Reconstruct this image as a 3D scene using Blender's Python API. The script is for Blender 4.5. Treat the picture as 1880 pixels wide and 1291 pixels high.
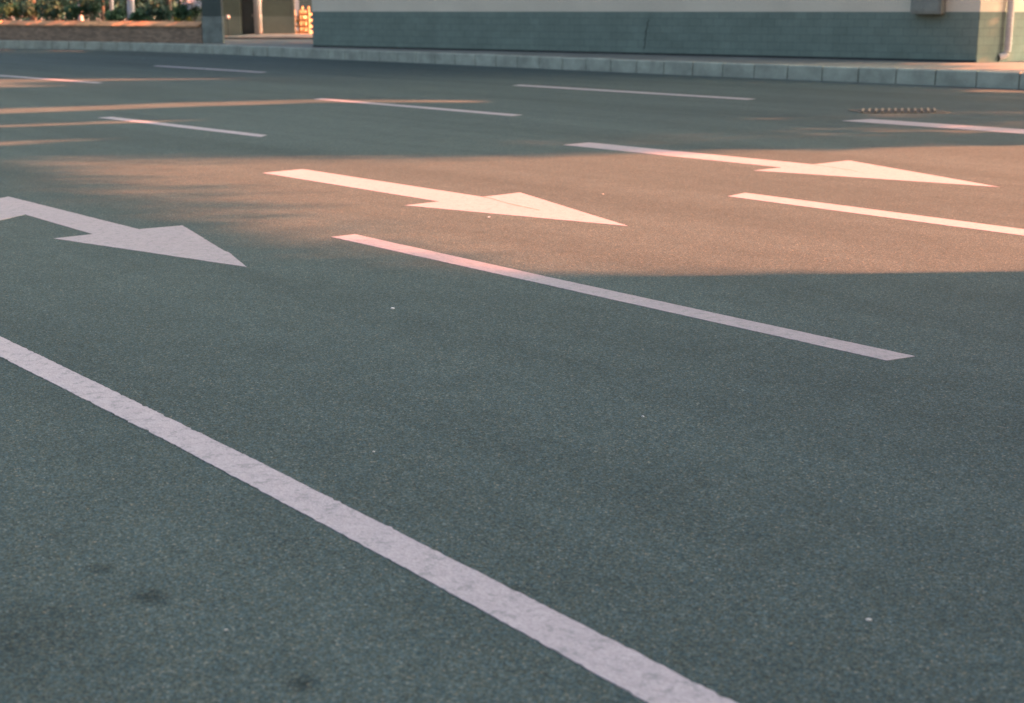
import bpy, bmesh, math, random
from mathutils import Vector, Matrix
random.seed(7)
R = math.radians
for o in list(bpy.data.objects):
    bpy.data.objects.remove(o)
scene = bpy.context.scene
COL = scene.collection

# ------------------------------------------------------------------ camera
CAM_H = 1.6
FPX = 1880 * 50 / 36.0                       # focal length in photo pixels
PITCH = math.atan((645.5 - 20.0) / FPX)      # horizon close to the top edge
cd = bpy.data.cameras.new('camera')
cam = bpy.data.objects.new('camera', cd)
COL.objects.link(cam)
cam.location = (0, 0, CAM_H)
cam.rotation_euler = (R(90) - PITCH, 0, 0)
cd.lens = 50
cd.sensor_width = 36
cd.sensor_fit = 'HORIZONTAL'
cd.clip_start = 0.05
cd.clip_end = 6000
cd.dof.use_dof = True
cd.dof.focus_distance = 7.2
cd.dof.aperture_fstop = 3.2
scene.camera = cam

# ------------------------------------------------------------------ light
SUN_AZ, SUN_EL = R(4), R(22)                 # azimuth from +X towards +Y
w = bpy.data.worlds.new('World')
scene.world = w
w.use_nodes = True
nt = w.node_tree
bg = nt.nodes['Background']
sky = nt.nodes.new('ShaderNodeTexSky')
sky.sky_type = 'NISHITA'
sky.sun_disc = False
sky.sun_elevation = SUN_EL
sky.sun_rotation = R(90) - SUN_AZ
sky.air_density = 0.85
sky.dust_density = 8.0
sky.ozone_density = 0.0
nt.links.new(sky.outputs[0], bg.inputs[0])
bg.inputs[1].default_value = 0.057
TE = math.tan(SUN_EL)
ST_X, ST_Y = math.cos(SUN_AZ), math.sin(SUN_AZ)
SUN_DIR = Vector((math.cos(SUN_EL) * math.cos(SUN_AZ), math.cos(SUN_EL) * math.sin(SUN_AZ), math.sin(SUN_EL)))
sl = bpy.data.lights.new('sun', 'SUN')
sl.energy = 5.0
sl.angle = R(0.53)
sl.color = (1.0, 0.295, 0.14)
sun = bpy.data.objects.new('sun', sl)
COL.objects.link(sun)
sun.rotation_euler = (-SUN_DIR).to_track_quat('-Z', 'Y').to_euler()
sun.location = (40, 0, 30)

scene.render.engine = 'CYCLES'
scene.view_settings.view_transform = 'Standard'
scene.view_settings.look = 'None'
scene.view_settings.gamma = 1.0
scene.view_settings.use_curve_mapping = False
scene.view_settings.exposure = 3.22


# ------------------------------------------------------------------ helpers
def at(px, py, z=0.0):
    """photo pixel -> point on the level plane at height z"""
    u = px - 940.0
    v = py - 645.5
    d = FPX * math.sin(PITCH) + v * math.cos(PITCH)
    fw = FPX * math.cos(PITCH) - v * math.sin(PITCH)
    return Vector(((CAM_H - z) * u / d, (CAM_H - z) * fw / d, z))


def at_y(px, y):
    """X of a photo column (taken near the horizon) at depth y"""
    return (px - 940.0) / (FPX * math.cos(PITCH) + 625.5 * math.sin(PITCH)) * y


def z_at(py, y):
    """height of a photo row at depth y"""
    return CAM_H - (py - 20.0) / (FPX / math.cos(PITCH) ** 2 * math.cos(PITCH)) * y * 0.985


def link(name, me, mat=None, parent=None):
    o = bpy.data.objects.new(name, me)
    COL.objects.link(o)
    if mat is not None:
        for m in (mat if isinstance(mat, (list, tuple)) else [mat]):
            me.materials.append(m)
    if parent is not None:
        o.parent = parent
    return o


def obj(name, bm, mat=None, parent=None, smooth=False):
    me = bpy.data.meshes.new(name)
    bmesh.ops.recalc_face_normals(bm, faces=bm.faces[:])
    bm.to_mesh(me)
    bm.free()
    if smooth:
        for p in me.polygons:
            p.use_smooth = True
    return link(name, me, mat, parent)


def empty(name, loc, rz=0.0):
    o = bpy.data.objects.new(name, None)
    COL.objects.link(o)
    o.location = loc
    o.rotation_euler = (0, 0, rz)
    o.empty_display_size = 0.2
    return o


def tag(o, label=None, cat=None, group=None, kind=None):
    if label:
        o['label'] = label
    if cat:
        o['category'] = cat
    if group:
        o['group'] = group
    if kind:
        o['kind'] = kind
    return o


def box(bm, x0, x1, y0, y1, z0, z1, bev=0.0, mat=None):
    r = bmesh.ops.create_cube(bm, size=1.0, matrix=Matrix.Translation(((x0 + x1) / 2, (y0 + y1) / 2, (z0 + z1) / 2))
                              @ Matrix.Diagonal((abs(x1 - x0), abs(y1 - y0), abs(z1 - z0), 1)))
    vs = r['verts']
    if mat is not None:
        bm.transform(Matrix.Identity(4))
    if bev > 0:
        es = list({e for v in vs for e in v.link_edges})
        bmesh.ops.bevel(bm, geom=es, offset=bev, segments=2, affect='EDGES')
    return vs


def tube(bm, pts, rads, n=14, cap=True):
    """round tube through pts"""
    rings = []
    pts = [Vector(p) for p in pts]
    if not isinstance(rads, (list, tuple)):
        rads = [rads] * len(pts)
    for i, p in enumerate(pts):
        if i == 0:
            d = pts[1] - p
        elif i == len(pts) - 1:
            d = p - pts[i - 1]
        else:
            d = (pts[i + 1] - pts[i - 1])
        d.normalize()
        ref = Vector((0, 0, 1)) if abs(d.z) < 0.9 else Vector((1, 0, 0))
        a = d.cross(ref).normalized()
        b = d.cross(a).normalized()
        rings.append([bm.verts.new(p + rads[i] * (math.cos(2 * math.pi * k / n) * a + math.sin(2 * math.pi * k / n) * b)) for k in range(n)])
    for r0, r1 in zip(rings, rings[1:]):
        for k in range(n):
            bm.faces.new((r0[k], r0[(k + 1) % n], r1[(k + 1) % n], r1[k]))
    if cap:
        bm.faces.new(rings[0][::-1])
        bm.faces.new(rings[-1])


def inside(p, poly):
    x, y = p
    c = False
    j = len(poly) - 1
    for i in range(len(poly)):
        xi, yi = poly[i]
        xj, yj = poly[j]
        if (yi > y) != (yj > y) and x < (xj - xi) * (y - yi) / (yj - yi) + xi:
            c = not c
        j = i
    return c


# ------------------------------------------------------------------ materials
def new_mat(name):
    m = bpy.data.materials.new(name)
    m.use_nodes = True
    n = m.node_tree
    b = n.nodes['Principled BSDF']
    return m, n, b


def nd(n, t, **kw):
    x = n.nodes.new(t)
    for k, v in kw.items():
        if k.startswith('i_'):
            x.inputs[k[2:].replace('_', ' ')].default_value = v
        else:
            setattr(x, k, v)
    return x


def ramp(n, stops):
    r = n.nodes.new('ShaderNodeValToRGB')
    e = r.color_ramp.elements
    while len(e) < len(stops):
        e.new(0.5)
    for q, (p, c) in zip(e, stops):
        q.position = p
        q.color = (c[0], c[1], c[2], 1) if isinstance(c, (tuple, list)) else (c, c, c, 1)
    return r


def mix(n, blend, fac, a, b):
    x = n.nodes.new('ShaderNodeMix')
    x.data_type = 'RGBA'
    x.blend_type = blend
    for sock, v in ((x.inputs[0], fac), (x.inputs[6], a), (x.inputs[7], b)):
        if hasattr(v, 'is_output'):
            n.links.new(v, sock)
        elif isinstance(v, (tuple, list)):
            sock.default_value = (v[0], v[1], v[2], 1)
        else:
            sock.default_value = v
    return x.outputs[2]


def coords(n, scale=(1, 1, 1), rot=(0, 0, 0)):
    tc = n.nodes.new('ShaderNodeTexCoord')
    mp = n.nodes.new('ShaderNodeMapping')
    mp.inputs['Scale'].default_value = scale
    mp.inputs['Rotation'].default_value = rot
    n.links.new(tc.outputs['Object'], mp.inputs[0])
    return mp.outputs[0]


def noise(n, vec, scale, detail=4, rough=0.55):
    x = nd(n, 'ShaderNodeTexNoise', i_Scale=scale, i_Detail=detail, i_Roughness=rough)
    n.links.new(vec, x.inputs['Vector'])
    return x


def bump(n, b, height, strength, dist):
    x = n.nodes.new('ShaderNodeBump')
    x.inputs['Strength'].default_value = strength
    x.inputs['Distance'].default_value = dist
    n.links.new(height, x.inputs['Height'])
    n.links.new(x.outputs[0], b.inputs['Normal'])


def rough_mat(name, col, var=0.25, scale=6.0, roughness=0.8, fine=60.0, bmp=0.2, bdist=0.004, metallic=0.0):
    m, n, b = new_mat(name)
    v = coords(n)
    n1 = noise(n, v, scale, 5)
    n2 = noise(n, v, fine, 3)
    lo = tuple(c * (1 - var) for c in col)
    hi = tuple(min(1, c * (1 + var)) for c in col)
    r1 = ramp(n, [(0.3, lo), (0.7, hi)])
    n.links.new(n1.outputs[0], r1.inputs[0])
    r2 = ramp(n, [(0.25, 0.78), (0.75, 1.18)])
    n.links.new(n2.outputs[0], r2.inputs[0])
    c = mix(n, 'MULTIPLY', 1.0, r1.outputs[0], r2.outputs[0])
    n.links.new(c, b.inputs['Base Color'])
    b.inputs['Roughness'].default_value = roughness
    b.inputs['Metallic'].default_value = metallic
    bump(n, b, n2.outputs[0], bmp, bdist)
    return m


LANE_ROT = R(-39.34)
STAINS = [(555, 1258, 0.045, 0.48), (270, 1097, 0.05, 0.56), (183, 1045, 0.04, 0.66), (100, 985, 0.05, 0.8), (485, 1224, 0.018, 0.72), (330, 1010, 0.03, 0.85), (10, 1170, 0.20, 0.80), (960, 1085, 0.04, 0.82), (1290, 890, 0.05, 0.88)]


def asphalt_mat():
    m, n, b = new_mat('asphalt')
    v = coords(n)
    vor = nd(n, 'ShaderNodeTexVoronoi', i_Scale=165.0)
    n.links.new(v, vor.inputs['Vector'])
    sep = n.nodes.new('ShaderNodeSeparateColor')
    n.links.new(vor.outputs['Color'], sep.inputs[0])
    stones = ramp(n, [(0.0, (0.035, 0.052, 0.051)), (0.5, (0.055, 0.081, 0.079)), (0.85, (0.080, 0.109, 0.104)), (0.97, (0.104, 0.128, 0.115)), (1.0, (0.17, 0.18, 0.155))])
    n.links.new(sep.outputs[0], stones.inputs[0])
    # second, coarser crop of stones
    vor2 = nd(n, 'ShaderNodeTexVoronoi', i_Scale=85.0)
    n.links.new(v, vor2.inputs['Vector'])
    sep2 = n.nodes.new('ShaderNodeSeparateColor')
    n.links.new(vor2.outputs['Color'], sep2.inputs[0])
    r2 = ramp(n, [(0.0, 0.86), (0.6, 1.0), (1.0, 1.15)])
    n.links.new(sep2.outputs[1], r2.inputs[0])
    c = mix(n, 'MULTIPLY', 1.0, stones.outputs[0], r2.outputs[0])
    tint = ramp(n, [(0.0, (0.84, 1.0, 1.14)), (0.5, (1.0, 1.0, 1.0)), (1.0, (1.22, 1.0, 0.84))])
    n.links.new(sep.outputs[2], tint.inputs[0])
    c = mix(n, 'MULTIPLY', 1.0, c, tint.outputs[0])
    # wear along the lanes
    vl = coords(n, (1, 1, 1), (0, 0, LANE_ROT))
    st = n.nodes.new('ShaderNodeMapping')
    st.inputs['Scale'].default_value = (1.0, 0.10, 1.0)
    n.links.new(vl, st.inputs[0])
    wear = noise(n, st.outputs[0], 0.9, 4, 0.6)
    rw = ramp(n, [(0.3, 0.84), (0.7, 1.14)])
    n.links.new(wear.outputs[0], rw.inputs[0])
    c = mix(n, 'MULTIPLY', 1.0, c, rw.outputs[0])
    mott = noise(n, v, 3.2, 6, 0.65)
    rm = ramp(n, [(0.3, 0.93), (0.7, 1.06)])
    n.links.new(mott.outputs[0], rm.inputs[0])
    c = mix(n, 'MULTIPLY', 1.0, c, rm.outputs[0])
    # pale scuffs
    sm = n.nodes.new('ShaderNodeMapping')
    sm.inputs['Scale'].default_value = (26.0, 5.0, 1.0)
    sm.inputs['Rotation'].default_value = (0, 0, 0.35)
    n.links.new(vl, sm.inputs[0])
    sc = noise(n, sm.outputs[0], 1.0, 6, 0.72)
    rs = ramp(n, [(0.66, 0.0), (0.78, 0.45)])
    n.links.new(sc.outputs[0], rs.inputs[0])
    c = mix(n, 'MIX', rs.outputs[0], c, (0.17, 0.18, 0.17))
    # dark oil stains
    oil = noise(n, v, 1.5, 7, 0.72)
    ro = ramp(n, [(0.64, 1.0), (0.73, 0.62)])
    n.links.new(oil.outputs[0], ro.inputs[0])
    c = mix(n, 'MULTIPLY', 1.0, c, ro.outputs[0])
    # the oil drips and a wide darker patch by the near corner
    wob = noise(n, v, 14.0, 5, 0.7)
    sub = nd(n, 'ShaderNodeVectorMath', operation='SUBTRACT')
    n.links.new(wob.outputs['Color'], sub.inputs[0])
    sub.inputs[1].default_value = (0.5, 0.5, 0.5)
    for px, py, rad, dark in STAINS:
        sca_ = nd(n, 'ShaderNodeVectorMath', operation='SCALE')
        n.links.new(sub.outputs[0], sca_.inputs[0])
        sca_.inputs['Scale'].default_value = rad * 4.0
        add = nd(n, 'ShaderNodeVectorMath', operation='ADD')
        n.links.new(v, add.inputs[0])
        n.links.new(sca_.outputs[0], add.inputs[1])
        dist = nd(n, 'ShaderNodeVectorMath', operation='DISTANCE')
        n.links.new(add.outputs[0], dist.inputs[0])
        dist.inputs[1].default_value = at(px, py)
        mr = nd(n, 'ShaderNodeMapRange')
        mr.inputs['From Min'].default_value = rad * 0.4
        mr.inputs['From Max'].default_value = rad * 1.4
        mr.inputs['To Min'].default_value = dark
        mr.inputs['To Max'].default_value = 1.0
        n.links.new(dist.outputs['Value'], mr.inputs['Value'])
        c = mix(n, 'MULTIPLY', 1.0, c, mr.outputs[0])
    n.links.new(c, b.inputs['Base Color'])
    b.inputs['Roughness'].default_value = 0.85
    b.inputs['Specular IOR Level'].default_value = 0.06
    bump(n, b, vor.outputs['Distance'], 0.3, 0.004)
    return m


def paint_mat(name='road_paint', col=(0.298, 0.275, 0.285)):
    m, n, b = new_mat(name)
    v = coords(n)
    n1 = noise(n, v, 9.0, 6, 0.65)
    r1 = ramp(n, [(0.25, tuple(c * 0.90 for c in col)), (0.6, col), (0.8, tuple(c * 1.08 for c in col))])
    n.links.new(n1.outputs[0], r1.inputs[0])
    vor = nd(n, 'ShaderNodeTexVoronoi', i_Scale=130.0)
    n.links.new(v, vor.inputs['Vector'])
    sep = n.nodes.new('ShaderNodeSeparateColor')
    n.links.new(vor.outputs['Color'], sep.inputs[0])
    rg = ramp(n, [(0.0, 0.86), (1.0, 1.08)])
    n.links.new(sep.outputs[0], rg.inputs[0])
    c = mix(n, 'MULTIPLY', 1.0, r1.outputs[0], rg.outputs[0])
    # worn patches, only partly through
    wn = noise(n, v, 17.0, 8, 0.8)
    rw = ramp(n, [(0.52, 0.0), (0.60, 0.6)])
    n.links.new(wn.outputs[0], rw.inputs[0])
    c = mix(n, 'MIX', rw.outputs[0], c, (0.15, 0.165, 0.165))
    n.links.new(c, b.inputs['Base Color'])
    b.inputs['Roughness'].default_value = 0.62
    b.inputs['Specular IOR Level'].default_value = 0.3
    bump(n, b, vor.outputs['Distance'], 0.3, 0.003)
    return m


def block_mat(name, col, mortar, bw=0.40, bh=0.20, var=0.12, strength=0.3):
    """painted block masonry, laid out in the wall's own x / z"""
    m, n, b = new_mat(name)
    tc = n.nodes.new('ShaderNodeTexCoord')
    sx = n.nodes.new('ShaderNodeSeparateXYZ')
    cx = n.nodes.new('ShaderNodeCombineXYZ')
    n.links.new(tc.outputs['Object'], sx.inputs[0])
    n.links.new(sx.outputs[0], cx.inputs[0])
    n.links.new(sx.outputs[2], cx.inputs[1])
    br = n.nodes.new('ShaderNodeTexBrick')
    br.inputs['Scale'].default_value = 1.0
    br.inputs['Brick Width'].default_value = bw
    br.inputs['Row Height'].default_value = bh
    br.inputs['Mortar Size'].default_value = 0.008
    br.inputs['Mortar Smooth'].default_value = 0.3
    br.inputs['Color1'].default_value = (*[c * (1 - var) for c in col], 1)
    br.inputs['Color2'].default_value = (*[c * (1 + var) for c in col], 1)
    br.inputs['Mortar'].default_value = (*mortar, 1)
    n.links.new(cx.outputs[0], br.inputs['Vector'])
    n1 = noise(n, tc.outputs['Object'], 1.3, 6, 0.65)
    r1 = ramp(n, [(0.3, 0.84), (0.7, 1.12)])
    n.links.new(n1.outputs[0], r1.inputs[0])
    c = mix(n, 'MULTIPLY', 1.0, br.outputs['Color'], r1.outputs[0])
    n2 = noise(n, tc.outputs['Object'], 45.0, 3)
    r2 = ramp(n, [(0.3, 0.88), (0.7, 1.1)])
    n.links.new(n2.outputs[0], r2.inputs[0])
    c = mix(n, 'MULTIPLY', 1.0, c, r2.outputs[0])
    n.links.new(c, b.inputs['Base Color'])
    b.inputs['Roughness'].default_value = 0.85
    inv = nd(n, 'ShaderNodeMath', operation='SUBTRACT')
    inv.inputs[0].default_value = 1.0
    n.links.new(br.outputs['Fac'], inv.inputs[1])
    bump(n, b, inv.outputs[0], strength, 0.01)
    return m


def leaf_mat(name, col, trans=0.25):
    m, n, b = new_mat(name)
    v = coords(n)
    n1 = noise(n, v, 3.0, 3)
    n2 = noise(n, v, 22.0, 2)
    r1 = ramp(n, [(0.3, tuple(c * 0.55 for c in col)), (0.7, tuple(c * 1.5 for c in col))])
    n.links.new(n1.outputs[0], r1.inputs[0])
    r2 = ramp(n, [(0.3, 0.6), (0.7, 1.4)])
    n.links.new(n2.outputs[0], r2.inputs[0])
    c = mix(n, 'MULTIPLY', 1.0, r1.outputs[0], r2.outputs[0])
    n.links.new(c, b.inputs['Base Color'])
    b.inputs['Roughness'].default_value = 0.6
    tr = n.nodes.new('ShaderNodeBsdfTranslucent')
    n.links.new(c, tr.inputs[0])
    ms = n.nodes.new('ShaderNodeMixShader')
    ms.inputs[0].default_value = trans
    out = n.nodes['Material Output']
    n.links.new(b.outputs[0], ms.inputs[1])
    n.links.new(tr.outputs[0], ms.inputs[2])
    n.links.new(ms.outputs[0], out.inputs[0])
    return m


def wood_mat(name, col):
    m, n, b = new_mat(name)
    v = coords(n, (18, 18, 2))
    n1 = noise(n, v, 1.5, 5)
    r1 = ramp(n, [(0.3, tuple(c * 0.6 for c in col)), (0.7, tuple(c * 1.25 for c in col))])
    n.links.new(n1.outputs[0], r1.inputs[0])
    n.links.new(r1.outputs[0], b.inputs['Base Color'])
    b.inputs['Roughness'].default_value = 0.7
    return m


M = {}
M['asphalt'] = asphalt_mat()
M['paint'] = paint_mat()
M['paint_new'] = paint_mat('bright_road_paint', (0.365, 0.338, 0.352))
M['kerb'] = rough_mat('kerb_concrete', (0.33, 0.35, 0.275), 0.25, 2.2, 0.85, 50, 0.3, 0.006)
M['pave'] = rough_mat('pavement_concrete', (0.145, 0.155, 0.13), 0.25, 0.7, 0.9, 30, 0.2)
M['ground'] = rough_mat('earth', (0.12, 0.115, 0.095), 0.3, 0.05, 0.95, 2, 0.1)
M['dado'] = block_mat('painted_block_dado', (0.160, 0.212, 0.172), (0.110, 0.148, 0.124), 0.40, 0.21, 0.05)
M['dado_side'] = M['dado']
M['plaster'] = rough_mat('pale_plaster', (0.62, 0.56, 0.43), 0.08, 0.5, 0.88, 40, 0.15)
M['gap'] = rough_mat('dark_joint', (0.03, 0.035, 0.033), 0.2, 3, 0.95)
M['crack_fill'] = rough_mat('crack_fill', (0.16, 0.14, 0.12), 0.2, 10, 0.9)
M['brick'] = block_mat('brown_brick', (0.26, 0.175, 0.11), (0.20, 0.17, 0.125), 0.24, 0.075, 0.3, 0.5)
M['cap'] = rough_mat('brick_coping', (0.50, 0.27, 0.13), 0.35, 2.0, 0.85, 30)
M['pipe'] = rough_mat('pvc_pipe', (0.48, 0.46, 0.42), 0.08, 2, 0.45, 20, 0.05)
M['box'] = rough_mat('grey_green_metal', (0.19, 0.205, 0.17), 0.12, 2, 0.5, 30, 0.05)
M['dark'] = rough_mat('dark_slate_paint', (0.055, 0.068, 0.064), 0.25, 1, 0.8, 20)
M['olive'] = rough_mat('olive_grey_render', (0.095, 0.125, 0.098), 0.15, 1, 0.85, 30)
M['olive_low'] = rough_mat('grey_render_base', (0.145, 0.18, 0.148), 0.15, 1, 0.85, 30)
M['slate'] = rough_mat('slate_blue_render', (0.07, 0.098, 0.09), 0.15, 1, 0.85, 30)
M['slate_low'] = rough_mat('worn_grey_render', (0.18, 0.22, 0.20), 0.3, 2.5, 0.85, 30)
M['white'] = rough_mat('white_paint', (0.40, 0.39, 0.38), 0.08, 3, 0.6, 40, 0.05)
M['wood'] = wood_mat('raw_pine', (0.36, 0.215, 0.095))
M['bark'] = rough_mat('bark', (0.075, 0.065, 0.052), 0.4, 8, 0.95, 40, 0.6, 0.02)
M['lime'] = rough_mat('limewash', (0.50, 0.47, 0.47), 0.15, 5, 0.9, 30, 0.3, 0.01)
M['leaf'] = leaf_mat('leaf_green', (0.055, 0.13, 0.06))
M['leaf_b'] = leaf_mat('leaf_blue_green', (0.035, 0.09, 0.055))
M['hedge'] = leaf_mat('hedge_leaf', (0.075, 0.155, 0.11))
M['leaf_y'] = leaf_mat('leaf_yellow_green', (0.15, 0.17, 0.03), 0.4)
M['flower'] = leaf_mat('white_petals', (0.50, 0.56, 0.62), 0.3)
M['shade_leaf'] = leaf_mat('street_tree_leaf', (0.05, 0.085, 0.03), 0.12)
M['iron'] = rough_mat('rusty_iron', (0.24, 0.19, 0.13), 0.45, 8, 0.6, 60, 0.3, 0.003, 0.3)
M['pit'] = rough_mat('grate_pit', (0.042, 0.05, 0.048), 0.2, 5, 0.95)
M['paper'] = rough_mat('dirty_paper', (0.60, 0.60, 0.62), 0.15, 20, 0.8)
M['stone'] = rough_mat('pale_stone', (0.38, 0.38, 0.35), 0.2, 60, 0.8)
M['glass'] = new_mat('dark_window_glass')[0]
_b = M['glass'].node_tree.nodes['Principled BSDF']
_b.inputs['Base Color'].default_value = (0.03, 0.04, 0.045, 1)
_b.inputs['Roughness'].default_value = 0.08

# ------------------------------------------------------------------ ground and road
def sheet(name, pts, z, mat, kind='structure'):
    bm = bmesh.new()
    bm.faces.new([bm.verts.new((p[0], p[1], z)) for p in pts])
    o = obj(name, bm, mat)
    tag(o, kind=kind)
    return o


sheet('ground', [(-3000, -3000), (3000, -3000), (3000, 3000), (-3000, 3000)], -0.03, M['ground'])
sheet('road', [(-130, -60), (90, -60), (90, 130), (-130, 130)], 0.0, M['asphalt'])

# kerb line, foot of the kerb face, read along the far side of the road
KERB_H = 0.34
kp = [at(*p) for p in ((0, 89), (300, 96.0), (575, 107.5), (880, 121), (1250, 138), (1880, 164))]
d0 = (kp[0] - kp[1]).normalized()
d0 = (d0 + Vector((-0.25, -0.05, 0))).normalized()
d1 = (kp[-1] - kp[-2]).normalized()
kp = [kp[0] + d0 * 40] + kp + [kp[-1] + d1 * 14]


def polyline_sample(pts, step):
    # Catmull-Rom through the points, then even steps
    dense = []
    P = [pts[0] * 2 - pts[1]] + pts + [pts[-1] * 2 - pts[-2]]
    for i in range(1, len(P) - 2):
        for k in range(40):
            t = k / 40
            a, b, c, d = P[i - 1], P[i], P[i + 1], P[i + 2]
            dense.append(0.5 * ((2 * b) + (c - a) * t + (2 * a - 5 * b + 4 * c - d) * t * t + (3 * b - a - 3 * c + d) * t ** 3))
    dense.append(pts[-1])
    out = [dense[0]]
    acc = 0
    for p, q in zip(dense, dense[1:]):
        L = (q - p).length
        while acc + L >= step:
            f = (step - acc) / L
            p = p + (q - p) * f
            out.append(p)
            L = (q - p).length
            acc = 0
        acc += L
    return out


KSTEP = 0.98
ks = polyline_sample(kp, KSTEP)


def kerb_normal(i):
    a = ks[max(0, i - 1)]
    b = ks[min(len(ks) - 1, i + 1)]
    d = (b - a).normalized()
    return Vector((-d.y, d.x, 0)) if (-d.y * 0 + d.x) > 0 else Vector((d.y, -d.x, 0))


bm = bmesh.new()
for i in range(len(ks) - 1):
    p, q = ks[i], ks[i + 1]
    d = (q - p).normalized()
    nrm = Vector((-d.y, d.x, 0))
    if nrm.y < 0:
        nrm = -nrm
    g = 0.013
    p = p + d * g + nrm * random.uniform(-0.006, 0.006)
    q = q - d * g
    dz = random.uniform(-0.006, 0.006)
    vs = []
    prof = [(0.0, -0.02), (0.012, KERB_H - 0.025 + dz), (0.035, KERB_H + dz), (0.17, KERB_H + dz), (0.17, -0.02)]
    r0 = [bm.verts.new(p + nrm * a + Vector((0, 0, h))) for a, h in prof]
    r1 = [bm.verts.new(q + nrm * a + Vector((0, 0, h))) for a, h in prof]
    for k in range(len(prof)):
        k2 = (k + 1) % len(prof)
        bm.faces.new((r0[k], r0[k2], r1[k2], r1[k]))
    bm.faces.new(r0[::-1])
    bm.faces.new(r1)
tag(obj('kerb', bm, M['kerb']), kind='structure')
# mortar behind the open kerb joints
bm = bmesh.new()
prev = None
for i, p in enumerate(ks):
    nn = kerb_normal(i)
    a = bm.verts.new(p + nn * 0.03 + Vector((0, 0, -0.01)))
    b = bm.verts.new(p + nn * 0.05 + Vector((0, 0, KERB_H - 0.03)))
    c = bm.verts.new(p + nn * 0.17 + Vector((0, 0, KERB_H - 0.03)))
    if prev:
        bm.faces.new((prev[0], a, b, prev[1]))
        bm.faces.new((prev[1], b, c, prev[2]))
    prev = (a, b, c)
tag(obj('kerb_joint', bm, M['gap']), kind='structure')
# pavement behind the kerb
bm = bmesh.new()
front = [bm.verts.new(ks[i] + kerb_normal(i) * 0.172 + Vector((0, 0, KERB_H - 0.004))) for i in range(len(ks))]
back = [bm.verts.new((p.co.x * 3.0 + 5, 150, KERB_H - 0.004)) for p in front]
for i in range(len(front) - 1):
    bm.faces.new((front[i], front[i + 1], back[i + 1], back[i]))
tag(obj('pavement', bm, M['pave']), kind='structure')
ZP = KERB_H - 0.004

# ------------------------------------------------------------------ road markings
def marking(name, px_pts, label, cat, group, holes=None, z=0.003, jit=0.004, world=False):
    pts = [Vector(p) if world else at(*p, z) for p in px_pts]
    out = []
    for a, b in zip(pts, pts[1:] + pts[:1]):
        L = (b - a).length
        n = max(1, int(L / (0.022 if a.length < 9 else 0.08)))
        d = (b - a) / max(L, 1e-6)
        nn = Vector((-d.y, d.x, 0))
        w1 = random.uniform(0, 6)
        for k in range(n):
            s = L * k / n
            off = 0 if k == 0 else random.gauss(0, jit) * 0.3 + 0.001 * math.sin(s * 2.1 + w1) + 0.0004 * math.sin(s * 7.3 + w1 * 2)
            if random.random() < 0.07:
                off += random.uniform(-1, 1) * jit * 1.6
            out.append(a + d * s + nn * off)
    c = Vector((sum(p.x for p in out) / len(out), sum(p.y for p in out) / len(out), 0))
    bm = bmesh.new()
    vt = [bm.verts.new((p.x - c.x, p.y - c.y, z)) for p in out]
    vb = [bm.verts.new((p.x - c.x, p.y - c.y, 0.0005)) for p in out]
    f = bm.faces.new(vt)
    bmesh.ops.triangulate(bm, faces=[f])
    for k in range(len(vt)):                   # the paint film has an edge
        k2 = (k + 1) % len(vt)
        bm.faces.new((vt[k], vt[k2], vb[k2], vb[k]))
    bmesh.ops.recalc_face_normals(bm, faces=bm.faces[:])
    up = sum(f.normal.z * f.calc_area() for f in bm.faces)
    if up < 0:
        for f in bm.faces:
            f.normal_flip()
    me = bpy.data.meshes.new(name)
    bm.to_mesh(me)
    bm.free()
    o = link(name, me, M['paint_new'] if name == 'lane_line' else M['paint'])
    o.location = (c.x, c.y, 0)
    tag(o, label, cat, group)
    return o


UL = Vector((math.sin(LANE_ROT), math.cos(LANE_ROT), 0))     # along the lanes, away
UB = Vector((math.cos(LANE_ROT), -math.sin(LANE_ROT), 0))    # across, away


def lane(a, b):
    v = (UL * a + UB * b) * CAM_H
    return (v.x, v.y, 0.003)


GL = 'white lane lines on the road'
GA = 'white direction arrows on the road'
far1 = [lane(14, 1.69), lane(9, 1.60)]
marking('lane_line', 
        [lane(14, 1.68), lane(8, 1.585), at(0, 618), at(450, 836), at(900, 1063), at(1350, 1291), lane(-1.5, 1.44),
         lane(-1.5, 1.345), at(1188, 1291), at(760, 1053), at(330, 823), at(0, 655), lane(8, 1.485), lane(14, 1.575)],
        'long solid white line running from the left edge to the bottom of the picture', 'road marking', GL, jit=0.005, world=True)
marking('lane_dash', [(608, 435), (652, 430), (1000, 507), (1350, 583), (1680, 654), (1628, 662), (1300, 589), (950, 511)],
        'long white dash in the shade, nearest of the dashes, beyond the solid line', 'road marking', GL, world=False)
marking('lane_dash', [at(1336, 361), at(1368, 354.5), at(1880, 421.5), lane(2.4, 6.07), lane(2.4, 5.9), at(1880, 433.5)],
        'white dash lying wholly in the orange sunlit patch, running off the right edge', 'road marking', GL, world=True)
marking('lane_dash', [(179, 216), (205, 214.5), (490, 248), (478, 251.5)],
        'white dash at far left above the faded tip of the sunlit patch', 'road marking', GL)
marking('lane_dash', [(575, 182), (592, 180.6), (960, 211), (940, 213)],
        'white dash starting in the long orange light streak, left of centre', 'road marking', GL)
marking('lane_dash', [at(-60, 135.7), at(-50, 134.5), at(190, 152), at(178, 153.3)],
        'faint white dash in deep shade cut off by the left edge of the picture', 'road marking', GL, world=True)
marking('lane_dash', [(280, 121.4), (292, 120.4), (490, 132.4), (480, 133.6)],
        'short faint white dash nearest the kerb below the grey pillar', 'road marking', GL)
marking('lane_dash', [(940, 157), (956, 155.4), (1388, 181.5), (1372, 183.2)],
        'thin white dash along the far lane in front of the long grey wall', 'road marking', GL)
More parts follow.
